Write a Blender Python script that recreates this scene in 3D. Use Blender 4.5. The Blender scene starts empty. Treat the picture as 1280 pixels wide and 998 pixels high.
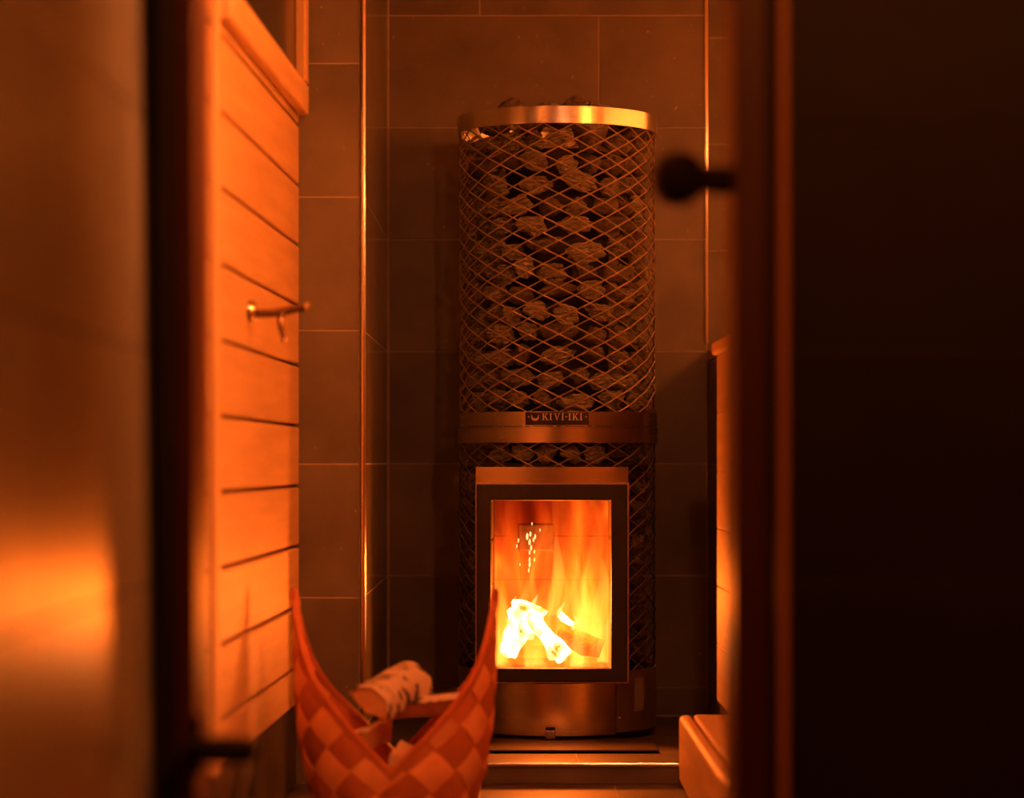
import bpy, bmesh, math, random
from mathutils import Vector, Matrix, noise

# ------------------------------------------------------------------ camera, world, exposure
SC = bpy.context.scene
COL = SC.collection
F = 3200.0                      # focal length in pixels of the 1280 px wide frame
CZ = 0.725                      # eye height above the floor
cam_d = bpy.data.cameras.new('camera')
cam = bpy.data.objects.new('camera', cam_d)
COL.objects.link(cam)
cam.location = (0, 0, CZ)
cam.rotation_euler = (math.pi / 2, 0, 0)
cam_d.sensor_width = 36
cam_d.lens = F / 1280 * 36
cam_d.shift_y = 78 / 1280
cam_d.dof.use_dof = True
cam_d.dof.focus_distance = 6.2
cam_d.dof.aperture_fstop = 1.85
cam_d.clip_start = 0.05
SC.camera = cam

W = bpy.data.worlds.new('dim_room')
SC.world = W
W.use_nodes = True
W.node_tree.nodes['Background'].inputs[0].default_value = (1.0, 0.10, 0.04, 1)
W.node_tree.nodes['Background'].inputs[1].default_value = 0.03

SC.view_settings.view_transform = 'Standard'
SC.view_settings.look = 'None'
SC.view_settings.gamma = 1
SC.view_settings.exposure = 0.0
SC.view_settings.use_curve_mapping = False

LAMP_STRENGTH = 165.0           # slatted sauna lamp
LAMP_COLOR = (1.0, 0.20, 0.022)
BACKREST_STRENGTH = 9.5         # light strip behind the slatted backrest
FIRE_WATTS = 30.0                # glow of the fire in the stove
FIRE_COLOR = (1.0, 0.17, 0.015)
SPOT_STRENGTH = 980.0         # globe lamp in the washroom
SPOT_COLOR = (1.0, 0.22, 0.03)
FILL_LAMP_STRENGTH = 980.0     # added unseen fill lamp beside the doorway, inside the sauna
FILL_LAMP_COLOR = (1.0, 0.27, 0.075)
R_ = random.Random(7)

# ------------------------------------------------------------------ materials
def newmat(name):
    m = bpy.data.materials.new(name)
    m.use_nodes = True
    nt = m.node_tree
    return m, nt, nt.nodes['Principled BSDF']

def N(nt, t, **kw):
    n = nt.nodes.new(t)
    for k, v in kw.items():
        setattr(n, k, v)
    return n

def surf(name, c1, c2, scale=8, rough=.5, rough2=None, bump=.2, stretch=(1, 1, 1), metal=0,
         detail=6, spec=.5, rand=.0, bscale=None, speck=None):
    """noise-mottled surface with fine relief; rand varies the tone from object to object"""
    m, nt, p = newmat(name)
    L = nt.links.new
    tc = N(nt, 'ShaderNodeTexCoord'); mp = N(nt, 'ShaderNodeMapping')
    oi = N(nt, 'ShaderNodeObjectInfo')
    mp.inputs['Scale'].default_value = stretch
    L(tc.outputs['Object'], mp.inputs['Vector'])
    off = N(nt, 'ShaderNodeVectorMath', operation='MULTIPLY_ADD')
    cmb = N(nt, 'ShaderNodeCombineXYZ')
    for i in range(3):
        L(oi.outputs['Random'], cmb.inputs[i])
    L(cmb.outputs[0], off.inputs[0]); off.inputs[1].default_value = (37, 53, 71)
    L(mp.outputs[0], off.inputs[2])
    nz = N(nt, 'ShaderNodeTexNoise')
    nz.inputs['Scale'].default_value = scale; nz.inputs['Detail'].default_value = detail
    L(off.outputs[0], nz.inputs['Vector'])
    rp = N(nt, 'ShaderNodeValToRGB')
    rp.color_ramp.elements[0].position = .32; rp.color_ramp.elements[1].position = .68
    rp.color_ramp.elements[0].color = (*c1, 1); rp.color_ramp.elements[1].color = (*c2, 1)
    L(nz.outputs['Fac'], rp.inputs['Fac'])
    col = rp.outputs['Color']
    if rand:
        mr = N(nt, 'ShaderNodeMapRange')
        mr.inputs['To Min'].default_value = 1 - rand; mr.inputs['To Max'].default_value = 1 + rand
        L(oi.outputs['Random'], mr.inputs['Value'])
        mx = N(nt, 'ShaderNodeVectorMath', operation='SCALE')
        L(col, mx.inputs[0]); L(mr.outputs[0], mx.inputs['Scale'])
        col = mx.outputs[0]
    if speck:
        n3 = N(nt, 'ShaderNodeTexNoise'); n3.inputs['Scale'].default_value = speck; n3.inputs['Detail'].default_value = 2
        L(off.outputs[0], n3.inputs['Vector'])
        r3 = N(nt, 'ShaderNodeValToRGB')
        r3.color_ramp.elements[0].position = .73; r3.color_ramp.elements[1].position = .78
        L(n3.outputs['Fac'], r3.inputs['Fac'])
        m3 = N(nt, 'ShaderNodeMix', data_type='RGBA')
        L(r3.outputs['Color'], m3.inputs[0]); L(col, m3.inputs[6])
        m3.inputs[7].default_value = (c2[0] * 2.2, c2[1] * 2.2, c2[2] * 2.2, 1)
        col = m3.outputs[2]
    L(col, p.inputs['Base Color'])
    n2 = N(nt, 'ShaderNodeTexNoise')
    n2.inputs['Scale'].default_value = bscale or scale * 6; n2.inputs['Detail'].default_value = 4
    L(off.outputs[0], n2.inputs['Vector'])
    if rough2 is not None:
        mr = N(nt, 'ShaderNodeMapRange')
        mr.inputs['To Min'].default_value = rough; mr.inputs['To Max'].default_value = rough2
        L(n2.outputs['Fac'], mr.inputs['Value']); L(mr.outputs[0], p.inputs['Roughness'])
    else:
        p.inputs['Roughness'].default_value = rough
    p.inputs['Metallic'].default_value = metal
    p.inputs['Specular IOR Level'].default_value = spec
    if bump:
        b = N(nt, 'ShaderNodeBump')
        b.inputs['Strength'].default_value = bump; b.inputs['Distance'].default_value = .004
        L(n2.outputs['Fac'], b.inputs['Height']); L(b.outputs[0], p.inputs['Normal'])
    return m

def brushed(name, col, rough=.3, aniso=.75):
    m, nt, p = newmat(name)
    L = nt.links.new
    p.inputs['Base Color'].default_value = (*col, 1)
    p.inputs['Metallic'].default_value = 1
    p.inputs['Anisotropic'].default_value = aniso
    tg = N(nt, 'ShaderNodeTangent', direction_type='RADIAL', axis='Z')
    L(tg.outputs[0], p.inputs['Tangent'])
    tc = N(nt, 'ShaderNodeTexCoord'); mp = N(nt, 'ShaderNodeMapping')
    mp.inputs['Scale'].default_value = (6, 6, 420)
    L(tc.outputs['Object'], mp.inputs['Vector'])
    nz = N(nt, 'ShaderNodeTexNoise'); nz.inputs['Scale'].default_value = 1; nz.inputs['Detail'].default_value = 4
    L(mp.outputs[0], nz.inputs['Vector'])
    mr = N(nt, 'ShaderNodeMapRange')
    mr.inputs['To Min'].default_value = rough - .08; mr.inputs['To Max'].default_value = rough + .1
    L(nz.outputs['Fac'], mr.inputs['Value']); L(mr.outputs[0], p.inputs['Roughness'])
    return m

def emit(name, col, s):
    m = bpy.data.materials.new(name); m.use_nodes = True
    nt = m.node_tree; nt.nodes.clear()
    e = N(nt, 'ShaderNodeEmission'); o = N(nt, 'ShaderNodeOutputMaterial')
    e.inputs[0].default_value = (*col, 1); e.inputs[1].default_value = s
    nt.links.new(e.outputs[0], o.inputs[0])
    return m

def wood(name, c1, c2, axis=1, rough=.5, rand=.12, scale=1.0, spec=.35):
    st = [34 * scale] * 3
    st[axis] = 2.2 * scale
    return surf(name, c1, c2, scale=1, rough=rough, bump=.12, stretch=tuple(st), rand=rand, spec=spec, bscale=3)

M = {}
M['tile'] = surf('dark_stone_tile', (.115, .105, .092), (.185, .17, .15), 5, rough=.26, rough2=.46, bump=.06, rand=.10, speck=60)
M['tile_gloss'] = surf('glossy_stone_tile', (.15, .14, .12), (.20, .185, .16), 4, rough=.13, rough2=.24, bump=.03, rand=.08)
M['tile_wash'] = surf('washroom_tile', (.17, .155, .13), (.23, .21, .175), 4, rough=.27, rough2=.37, bump=.02, rand=.06)
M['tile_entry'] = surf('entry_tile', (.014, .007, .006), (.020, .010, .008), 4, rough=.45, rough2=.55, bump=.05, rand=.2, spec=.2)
M['tile_floor'] = surf('floor_tile', (.095, .083, .072), (.14, .125, .108), 6, rough=.45, rough2=.6, bump=.06, rand=.08, spec=.25)
M['grout'] = surf('grout', (.44, .40, .35), (.52, .48, .42), 40, rough=.9, bump=.2)
M['grout_dark'] = surf('dark_grout', (.03, .027, .024), (.045, .04, .035), 40, rough=.9, bump=.2)
M['pine_y'] = wood('pine_boards', (.63, .43, .24), (.76, .54, .32), 1)
M['pine_x'] = wood('pine_crosswise', (.72, .48, .26), (.84, .60, .34), 0)
M['pine_z'] = wood('pine_upright', (.63, .43, .24), (.76, .54, .32), 2)
M['pine_dark'] = surf('board_backing', (.16, .08, .035), (.2, .1, .045), 20, rough=.8)
M['jamb'] = wood('dark_red_wood', (.055, .008, .005), (.075, .010, .006), 2, rough=.45)
M['jamb_black'] = wood('black_brown_wood', (.010, .006, .005), (.016, .009, .007), 2, rough=.55)
M['highlight'] = wood('casing_highlight', (.52, .20, .07), (.62, .25, .09), 2, rough=.35)  # light amber stands in for the highlight along the casing edge
M['steel'] = brushed('brushed_steel', (.70, .67, .63), .23, .8)
M['steel_ring'] = brushed('ring_steel', (.70, .67, .63), .20, .35)
M['steel_soft'] = brushed('satin_steel', (.50, .47, .43), .42, .6)
M['profile'] = brushed('corner_profile_steel', (.80, .76, .70), .22, .3)
M['chrome'] = brushed('chrome', (.8, .78, .75), .12, 0)
M['hook'] = surf('dark_bronze', (.16, .11, .08), (.22, .15, .11), 20, rough=.22, bump=0, metal=1)
M['mesh'] = surf('expanded_steel', (.66, .62, .57), (.82, .77, .72), 14, rough=.36, rough2=.5, bump=0, metal=1)
M['mesh_low'] = surf('dark_expanded_steel', (.40, .36, .32), (.55, .5, .45), 14, rough=.4, rough2=.55, bump=0, metal=1)  # darker steel tone for the lower mesh
M['iron'] = surf('black_cast_iron', (.013, .011, .010), (.022, .019, .017), 30, rough=.42, rough2=.6, bump=.2)
M['core'] = surf('sooty_steel', (.012, .010, .009), (.022, .018, .016), 12, rough=.7, bump=.2)
M['lever'] = surf('matt_black', (.008, .004, .004), (.010, .005, .004), 30, rough=.7, bump=0, spec=.2)
M['black'] = surf('black_enamel', (.008, .007, .007), (.012, .011, .010), 30, rough=.3, bump=0)
M['knob'] = surf('dark_knob', (.012, .004, .003), (.016, .005, .004), 20, rough=.75, bump=.05, spec=.2)
M['brass'] = surf('plate_lettering', (.55, .50, .44), (.62, .57, .5), 20, rough=.4, bump=0, metal=.6)
M['sticker'] = surf('grey_sticker', (.28, .26, .22), (.38, .35, .3), 90, rough=.5, bump=0, stretch=(.4, .4, 2.5))
M['firebrick'] = surf('firebrick', (.030, .017, .010), (.05, .03, .017), 14, rough=.85, bump=.4, rand=.15)
M['plate'] = surf('dark_floor_plate', (.05, .042, .036), (.07, .06, .05), 20, rough=.35, bump=.02)
M['strip_a'] = wood('shingle_strip_light', (.86, .36, .15), (.94, .44, .20), 2, rough=.5, rand=.16, scale=.7)
M['strip_b'] = wood('shingle_strip_dark', (.46, .13, .05), (.60, .19, .075), 2, rough=.55, rand=.20, scale=.7)
M['bark'] = None
M['split'] = surf('split_birch', (.62, .33, .17), (.78, .47, .26), 1, rough=.7, bump=.5, stretch=(40, 4, 40), rand=.15, bscale=2)
M['char'] = surf('charred_wood', (.10, .045, .02), (.30, .14, .06), 18, rough=.9, bump=.8)
M['windowglass'] = surf('dark_window_glass', (.006, .005, .005), (.008, .007, .006), 5, rough=.15, bump=0, spec=.15)

def bark_mat():
    m, nt, p = newmat('birch_bark')
    L = nt.links.new
    tc = N(nt, 'ShaderNodeTexCoord'); mp = N(nt, 'ShaderNodeMapping')
    mp.inputs['Scale'].default_value = (26, 60, 26)
    L(tc.outputs['Object'], mp.inputs['Vector'])
    nz = N(nt, 'ShaderNodeTexNoise'); nz.inputs['Scale'].default_value = 1.0; nz.inputs['Detail'].default_value = 5
    L(mp.outputs[0], nz.inputs['Vector'])
    rp = N(nt, 'ShaderNodeValToRGB')
    e = rp.color_ramp.elements
    e[0].position = .41; e[0].color = (.05, .03, .02, 1)
    e[1].position = .50; e[1].color = (.84, .75, .63, 1)
    L(nz.outputs['Fac'], rp.inputs['Fac']); L(rp.outputs['Color'], p.inputs['Base Color'])
    b = N(nt, 'ShaderNodeBump'); b.inputs['Strength'].default_value = .5; b.inputs['Distance'].default_value = .004
    L(nz.outputs['Fac'], b.inputs['Height']); L(b.outputs[0], p.inputs['Normal'])
    p.inputs['Roughness'].default_value = .6
    return m
M['bark'] = bark_mat()

def stone_mat(name, c1, c2, layered):
    m, nt, p = newmat(name)
    L = nt.links.new
    tc = N(nt, 'ShaderNodeTexCoord'); mp = N(nt, 'ShaderNodeMapping'); oi = N(nt, 'ShaderNodeObjectInfo')
    mp.inputs['Scale'].default_value = (.8, .8, 2.6) if layered else (1, 1, 1)
    L(tc.outputs['Object'], mp.inputs['Vector'])
    nz = N(nt, 'ShaderNodeTexNoise', noise_dimensions='4D')
    nz.inputs['Scale'].default_value = 2.2; nz.inputs['Detail'].default_value = 7; nz.inputs['Roughness'].default_value = .65
    w = N(nt, 'ShaderNodeMath', operation='MULTIPLY'); w.inputs[1].default_value = 60
    L(oi.outputs['Random'], w.inputs[0]); L(w.outputs[0], nz.inputs['W'])
    L(mp.outputs[0], nz.inputs['Vector'])
    rp = N(nt, 'ShaderNodeValToRGB')
    rp.color_ramp.elements[0].position = .38; rp.color_ramp.elements[0].color = (*c1, 1)
    rp.color_ramp.elements[1].position = .62; rp.color_ramp.elements[1].color = (*c2, 1)
    L(nz.outputs['Fac'], rp.inputs['Fac'])
    mr = N(nt, 'ShaderNodeMapRange'); mr.inputs['To Min'].default_value = .6; mr.inputs['To Max'].default_value = 1.15
    L(oi.outputs['Random'], mr.inputs['Value'])
    sc = N(nt, 'ShaderNodeVectorMath', operation='SCALE')
    L(rp.outputs['Color'], sc.inputs[0]); L(mr.outputs[0], sc.inputs['Scale']); L(sc.outputs[0], p.inputs['Base Color'])
    vo = N(nt, 'ShaderNodeTexVoronoi', feature='DISTANCE_TO_EDGE'); vo.inputs['Scale'].default_value = 2.0
    mp2 = N(nt, 'ShaderNodeVectorMath', operation='ADD')
    L(mp.outputs[0], mp2.inputs[0]); L(nz.outputs['Color'], mp2.inputs[1]); L(mp2.outputs[0], vo.inputs['Vector'])
    cr = N(nt, 'ShaderNodeMapRange'); cr.inputs['From Max'].default_value = .07
    L(vo.outputs['Distance'], cr.inputs['Value'])
    ad = N(nt, 'ShaderNodeMath', operation='MULTIPLY_ADD')
    ad.inputs[1].default_value = .5 if layered else .18
    L(cr.outputs[0], ad.inputs[0]); L(nz.outputs['Fac'], ad.inputs[2])
    b = N(nt, 'ShaderNodeBump'); b.inputs['Strength'].default_value = 1.0 if layered else .6; b.inputs['Distance'].default_value = .03
    # cracks coloured darker than the stone
    dk = N(nt, 'ShaderNodeMix', data_type='RGBA'); dk.inputs[6].default_value = (.02, .016, .013, 1)
    L(cr.outputs[0], dk.inputs[0]); L(sc.outputs[0], dk.inputs[7]); L(dk.outputs[2], p.inputs['Base Color'])
    L(ad.outputs[0], b.inputs['Height']); L(b.outputs[0], p.inputs['Normal'])
    p.inputs['Roughness'].default_value = .42
    p.inputs['Specular IOR Level'].default_value = .7
    return m
M['stone_l'] = stone_mat('cracked_layered_stone', (.46, .46, .40), (.92, .95, .86), True)
M['stone_d'] = stone_mat('dark_smooth_stone', (.09, .078, .066), (.27, .24, .20), False)

def glass_mat():
    m = bpy.data.materials.new('stove_glass'); m.use_nodes = True
    nt = m.node_tree; nt.nodes.clear()
    L = nt.links.new
    tr = N(nt, 'ShaderNodeBsdfTransparent'); tr.inputs[0].default_value = (.97, .90, .80, 1)
    gl = N(nt, 'ShaderNodeBsdfGlossy'); gl.inputs['Roughness'].default_value = .05
    mx = N(nt, 'ShaderNodeMixShader'); mx.inputs[0].default_value = .05
    o = N(nt, 'ShaderNodeOutputMaterial')
    L(tr.outputs[0], mx.inputs[1]); L(gl.outputs[0], mx.inputs[2]); L(mx.outputs[0], o.inputs[0])
    return m
M['glass'] = glass_mat()

# ------------------------------------------------------------------ mesh helpers
def link(o, parent=None):
    COL.objects.link(o)
    if parent is not None:
        o.parent = parent
        o.matrix_parent_inverse = PINV[parent.name]
    return o
PINV = {}

def empty(name, loc):
    o = bpy.data.objects.new(name, None)
    o.location = loc
    o.empty_display_size = .05
    COL.objects.link(o)
    PINV[o.name] = Matrix.Translation(Vector(loc)).inverted()
    return o

def obj(name, bm, mat, parent=None, smooth=False, origin=None):
    """link a bmesh (world coordinates) as one mesh object with its origin at its middle"""
    if isinstance(mat, str):
        mat = M[mat]
    if smooth:
        for f in bm.faces:
            f.smooth = True
    vs = [v.co for v in bm.verts]
    lo = Vector((min(v[i] for v in vs) for i in range(3))); hi = Vector((max(v[i] for v in vs) for i in range(3)))
    c = Vector(origin) if origin is not None else (lo + hi) / 2
    bmesh.ops.translate(bm, verts=bm.verts, vec=-c)
    me = bpy.data.meshes.new(name)
    bm.to_mesh(me); bm.free()
    me.materials.append(mat)
    if smooth:
        me.set_sharp_from_angle(angle=math.radians(38))
    o = bpy.data.objects.new(name, me)
    o.location = c
    link(o, parent)
    # children of this object need the inverse of its full world translation
    PINV[o.name] = Matrix.Translation(c).inverted()
    return o

def tag(o, label, cat, group=None, kind=None):
    o['label'] = label
    o['category'] = cat
    if group: o['group'] = group
    if kind: o['kind'] = kind
    return o

def hexa(bm, pts):
    """8 corners: bottom ring (4) then top ring (4)"""
    v = [bm.verts.new(p) for p in pts]
    for f in ((3, 2, 1, 0), (4, 5, 6, 7), (0, 1, 5, 4), (1, 2, 6, 5), (2, 3, 7, 6), (3, 0, 4, 7)):
        bm.faces.new([v[i] for i in f])
    return v

def box(x0, x1, y0, y1, z0, z1, bev=0, bm=None, seg=2):
    own = bm is None
    b = bmesh.new()
    hexa(b, [(x0, y0, z0), (x1, y0, z0), (x1, y1, z0), (x0, y1, z0), (x0, y0, z1), (x1, y0, z1), (x1, y1, z1), (x0, y1, z1)])
    if bev:
        bmesh.ops.bevel(b, geom=list(b.edges), offset=bev, segments=seg, profile=.5, affect='EDGES')
    if own:
        return b
    merge(bm, b)
    return bm

def merge(dst, src):
    vm = {}
    for v in src.verts:
        vm[v] = dst.verts.new(v.co)
    for f in src.faces:
        try:
            nf = dst.faces.new([vm[v] for v in f.verts]); nf.smooth = f.smooth
        except ValueError:
            pass
    src.free()

def obox(o, u, v, n, u0, u1, v0, v1, n0, n1, bev=0, seg=1):
    """box in an oblique frame: origin o, axes u, v, n"""
    o, u, v, n = map(Vector, (o, u, v, n))
    b = bmesh.new()
    P = lambda a, c, d: o + u * a + v * c + n * d
    hexa(b, [P(u0, v0, n0), P(u1, v0, n0), P(u1, v1, n0), P(u0, v1, n0), P(u0, v0, n1), P(u1, v0, n1), P(u1, v1, n1), P(u0, v1, n1)])
    bmesh.ops.recalc_face_normals(b, faces=b.faces)
    if bev:
        bmesh.ops.bevel(b, geom=list(b.edges), offset=bev, segments=seg, profile=.5, affect='EDGES')
    return b

def tube(path, rad, seg=12, bm=None, cap=True):
    """tube along a path; rad a number or a list"""
    b = bmesh.new() if bm is None else bm
    path = [Vector(p) for p in path]
    rs = rad if isinstance(rad, (list, tuple)) else [rad] * len(path)
    t0 = (path[1] - path[0]).normalized()
    up = Vector((0, 0, 1)) if abs(t0.z) < .9 else Vector((1, 0, 0))
    side = t0.cross(up).normalized()
    rings = []
    for i, p in enumerate(path):
        t = (path[min(i + 1, len(path) - 1)] - path[max(i - 1, 0)]).normalized()
        side = (side - t * side.dot(t)).normalized()
        w = t.cross(side)
        rings.append([b.verts.new(p + (side * math.cos(a) + w * math.sin(a)) * rs[i])
                      for a in [2 * math.pi * k / seg for k in range(seg)]])
    for i in range(len(rings) - 1):
        for k in range(seg):
            b.faces.new((rings[i][k], rings[i][(k + 1) % seg], rings[i + 1][(k + 1) % seg], rings[i + 1][k]))
    if cap:
        b.faces.new(rings[0][::-1]); b.faces.new(rings[-1])
    bmesh.ops.recalc_face_normals(b, faces=b.faces)
    return b

def lathe(profile, origin, axis='Z', seg=48, closed=False):
    """profile of (radius, along) turned about an axis through origin"""
    b = bmesh.new()
    o = Vector(origin)
    def P(r, h, a):
        c, s = r * math.cos(a), r * math.sin(a)
        return o + (Vector((c, s, h)) if axis == 'Z' else Vector((h, c, s)) if axis == 'X' else Vector((c, h, s)))
    rings = []
    for r, h in profile:
        if r < 1e-6:
            rings.append([b.verts.new(P(0, h, 0))])
        else:
            rings.append([b.verts.new(P(r, h, 2 * math.pi * k / seg)) for k in range(seg)])
    pairs = list(zip(rings[:-1], rings[1:])) + ([(rings[-1], rings[0])] if closed else [])
    for A, B in pairs:
        for k in range(seg):
            k2 = (k + 1) % seg
            q = [A[k % len(A)], A[k2 % len(A)], B[k2 % len(B)], B[k % len(B)]]
            u = []
            for v in q:
                if v not in u: u.append(v)
            if len(u) > 2:
                b.faces.new(u)
    bmesh.ops.recalc_face_normals(b, faces=b.faces)
    return b

def tiles(parent, o, u, v, n, u0, u1, v0, v1, rows, joints, mat, gap=.003, th=.0036, name='tile'):
    """one object per tile: rows = row joint heights, joints(row) = column joint positions"""
    rs = [v0] + [r for r in sorted(rows) if v0 + .004 < r < v1 - .004] + [v1]
    for i in range(len(rs) - 1):
        js = [u0] + sorted(j for j in joints(round((rs[i] + rs[i + 1]) / 2, 3)) if u0 + .01 < j < u1 - .01) + [u1]
        for k in range(len(js) - 1):
            g = gap / 2
            b = obox(o, u, v, n, js[k] + g, js[k + 1] - g, rs[i] + g, rs[i + 1] - g, -.006, th - .006, bev=.0008)
            obj(name, b, mat, parent)

def frange(a, b, s):
    r = []
    while a < b:
        r.append(a); a += s
    return r

# tile courses of the sauna: 0.30 m high, joints at these heights
COURSE = [.119 + .3 * k for k in range(0, 8)]
def row_index(z): return int(math.floor((z - .119) / .3))

# ------------------------------------------------------------------ the sauna: setting
YB, YN, YA = 6.85, 5.745, 7.21        # niche back wall, niche front, alcove back wall
XL, XR = -.330, .5225                 # niche side, bench riser
PZ = .044                             # platform height
ROOM_R, CEIL = 1.45, 2.25

# floor and platform
fl = obj('floor', box(-.62, 1.5, 3.31, YN, -.06, -.003), 'grout'); tag(fl, 'warm grey tiled sauna floor in front of the stove step', 'floor', kind='structure')
tiles(fl, (0, 0, 0), (1, 0, 0), (0, 1, 0), (0, 0, 1), -.60, 1.45, 3.43, YN, [YN - .3 * k for k in range(1, 8)],
      lambda r: [-.52 + .3 * k for k in range(8)] if int(r / .3) % 2 else [-.37 + .3 * k for k in range(8)], 'tile_floor')
pf = obj('floor_platform', box(XL - .02, ROOM_R, YN + .012, YA + .02, -.05, PZ - .003), 'grout'); tag(pf, 'low tiled step that the stove stands on', 'floor', kind='structure')
tiles(pf, (0, 0, PZ), (1, 0, 0), (0, 1, 0), (0, 0, 1), XL, ROOM_R, YN + .014, YA, [YN + .3 * k for k in range(1, 5)],
      lambda r: [-.15 + .3 * k for k in range(6)], 'tile_floor')
obj('riser_tile', box(XL, .72, YN + .006, YN + .014, .001, PZ - .006), 'tile', pf)
tr = obj('trim_3', box(XL, .74, YN, YN + .016, PZ - .006, PZ + .004, .0025), 'profile'); tag(tr, 'bright steel edge strip along the front of the stove step', 'trim', kind='structure')

# niche back wall
wb = obj('wall_back', box(XL - .02, XR, YB + .004, YB + .12, 0, CEIL), 'grout'); tag(wb, 'dark tiled back wall of the niche behind the stove', 'wall', kind='structure')
def back_joints(z):
    return [.233, -.367] if row_index(z) % 2 == 1 else [-.086, .514]
tiles(wb, (0, YB, 0), (1, 0, 0), (0, 0, 1), (0, -1, 0), XL, XR, PZ, CEIL, COURSE, back_joints, 'tile')
# niche left side wall
wn = obj('wall_niche_left', box(-.45, XL - .004, YN + .02, YB, 0, CEIL), 'grout'); tag(wn, 'narrow tiled side wall left of the stove niche', 'wall', kind='structure')
tiles(wn, (XL, 0, 0), (0, 1, 0), (0, 0, 1), (1, 0, 0), YN + .012, YB - .008, PZ, CEIL, COURSE,
      lambda z: [YB - .6] if row_index(z) % 2 else [YB - .3, YB - .9], 'tile_gloss')
# pier left of the niche, facing the door
wp = obj('wall_pier_left', box(-.66, XL - .012, YN + .004, YN + .1, 0, CEIL), 'grout'); tag(wp, 'tiled wall strip between wooden wall and stove niche', 'wall', kind='structure')
tiles(wp, (0, YN, 0), (1, 0, 0), (0, 0, 1), (0, -1, 0), -.62, XL - .012, 0, CEIL, COURSE, lambda z: [], 'tile')
t1 = obj('trim_1', box(XL - .0085, XL + .002, YN - .006, YN + .012, PZ, CEIL, .003), 'profile', smooth=True); tag(t1, 'bright steel corner strip at the left edge of the stove niche', 'trim', kind='structure')
t2 = obj('trim_2', box(XR - .008, XR + .003, YB - .006, YB + .006, 1.04, CEIL, .003), 'profile', smooth=True); tag(t2, 'thin bright steel corner strip right of the stove above the bench', 'trim', kind='structure')
# alcove behind the bench, deeper than the niche
wa = obj('wall_alcove', box(XR, ROOM_R + .05, YA + .004, YA + .1, 0, CEIL), 'grout'); tag(wa, 'tiled wall at the end of the upper bench', 'wall', kind='structure')
tiles(wa, (0, YA, 0), (1, 0, 0), (0, 0, 1), (0, -1, 0), XR, ROOM_R, 1.0, CEIL, COURSE, back_joints, 'tile')
# riser under the bench, beside the stove
wr = obj('wall_bench_riser', box(XR + .004, XR + .06, 6.47, YB - .006, PZ, .99), 'grout'); tag(wr, 'dark tiled riser below the upper bench beside the stove', 'wall', kind='structure')
tiles(wr, (XR, 0, 0), (0, 1, 0), (0, 0, 1), (-1, 0, 0), 6.47, YB - .008, PZ, .99, COURSE, lambda z: [], 'tile')
# right wall and ceiling
wR = obj('wall_right', box(ROOM_R, ROOM_R + .05, 3.43, YA, 0, CEIL), 'pine_dark'); tag(wR, 'wood panelled wall behind the benches', 'wall', kind='structure')
for k in range(16):
    obj('board', box(ROOM_R - .016, ROOM_R, 3.43, YA, k * .14 + .003, min(k * .14 + .138, CEIL), .002, seg=1), 'pine_y', wR)
ce = obj('ceiling', box(-.66, ROOM_R + .05, 3.43, YA + .1, CEIL, CEIL + .05), 'pine_dark'); tag(ce, 'wooden boarded sauna ceiling', 'ceiling', kind='structure')
for k in range(15):
    obj('board', box(-.62 + k * .14, -.62 + k * .14 + .137, 3.43, YA, CEIL - .016, CEIL, .002, seg=1), 'pine_y', ce)

# wooden wall on the left: runs from the door wall to the pier, very slightly splayed
WA, WB_ = Vector((-.5438, 3.43, 0)), Vector((-.478, YN - .001, 0))
wu = (WB_ - WA).normalized(); wn_ = Vector((wu.y, -wu.x, 0))
wl_len = (WB_ - WA).length
wl = obj('wall_left', obox(WA, wu, (0, 0, 1), wn_, 0, wl_len, 0, CEIL, -.08, -.013), 'pine_dark'); tag(wl, 'wooden wall of wide horizontal boards lit orange by the lamp', 'wall', kind='structure')
UB = 4.43 - 3.43                       # the upright batten sits here along the wall
zj = [.18] + [.265 + .135 * k for k in range(15)]
zj = [z for z in zj if z < CEIL - .02] + [CEIL - .018]
for a, b_ in ((0, UB - .03), (UB + .035, wl_len)):
    for i in range(len(zj) - 1):
        obj('board', obox(WA, wu, (0, 0, 1), wn_, a, b_, zj[i] + .0035, zj[i + 1] - .0035, -.013, 0, bev=.003), 'pine_y', wl)
obj('batten', obox(WA, wu, (0, 0, 1), wn_, UB - .03, UB + .033, .18, CEIL - .018, -.013, .008, bev=.003), 'pine_z', wl)
tiles(wl, WA, wu, (0, 0, 1), wn_, 0, wl_len, 0, .178, [], lambda z: [.3 * k for k in range(9)], 'tile', th=.0)
# window high in the wooden wall
win = empty('window_1', WA + wu * 1.8 + Vector((0, 0, 1.5))); tag(win, 'dark window in a pine frame high on the wooden wall', 'window', kind='structure')
wy0, wy1, wz0, wz1 = 1.03, wl_len - .035, 1.497, 2.16
obj('pane', obox(WA, wu, (0, 0, 1), wn_, wy0 + .05, wy1 - .03, wz0 + .05, wz1 - .05, .001, .004), 'windowglass', win)
obj('frame_rail', obox(WA, wu, (0, 0, 1), wn_, wy0, wy1, wz0, wz0 + .066, .001, .026, bev=.004), 'pine_y', win)
obj('frame_rail', obox(WA, wu, (0, 0, 1), wn_, wy0, wy1, wz1 - .066, wz1, .001, .026, bev=.004), 'pine_y', win)
obj('frame_stile', obox(WA, wu, (0, 0, 1), wn_, wy0, wy0 + .066, wz0 + .067, wz1 - .067, .001, .026, bev=.004), 'pine_z', win)
obj('frame_stile', obox(WA, wu, (0, 0, 1), wn_, wy1 - .066, wy1, wz0 + .067, wz1 - .067, .001, .026, bev=.004), 'pine_z', win)

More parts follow.
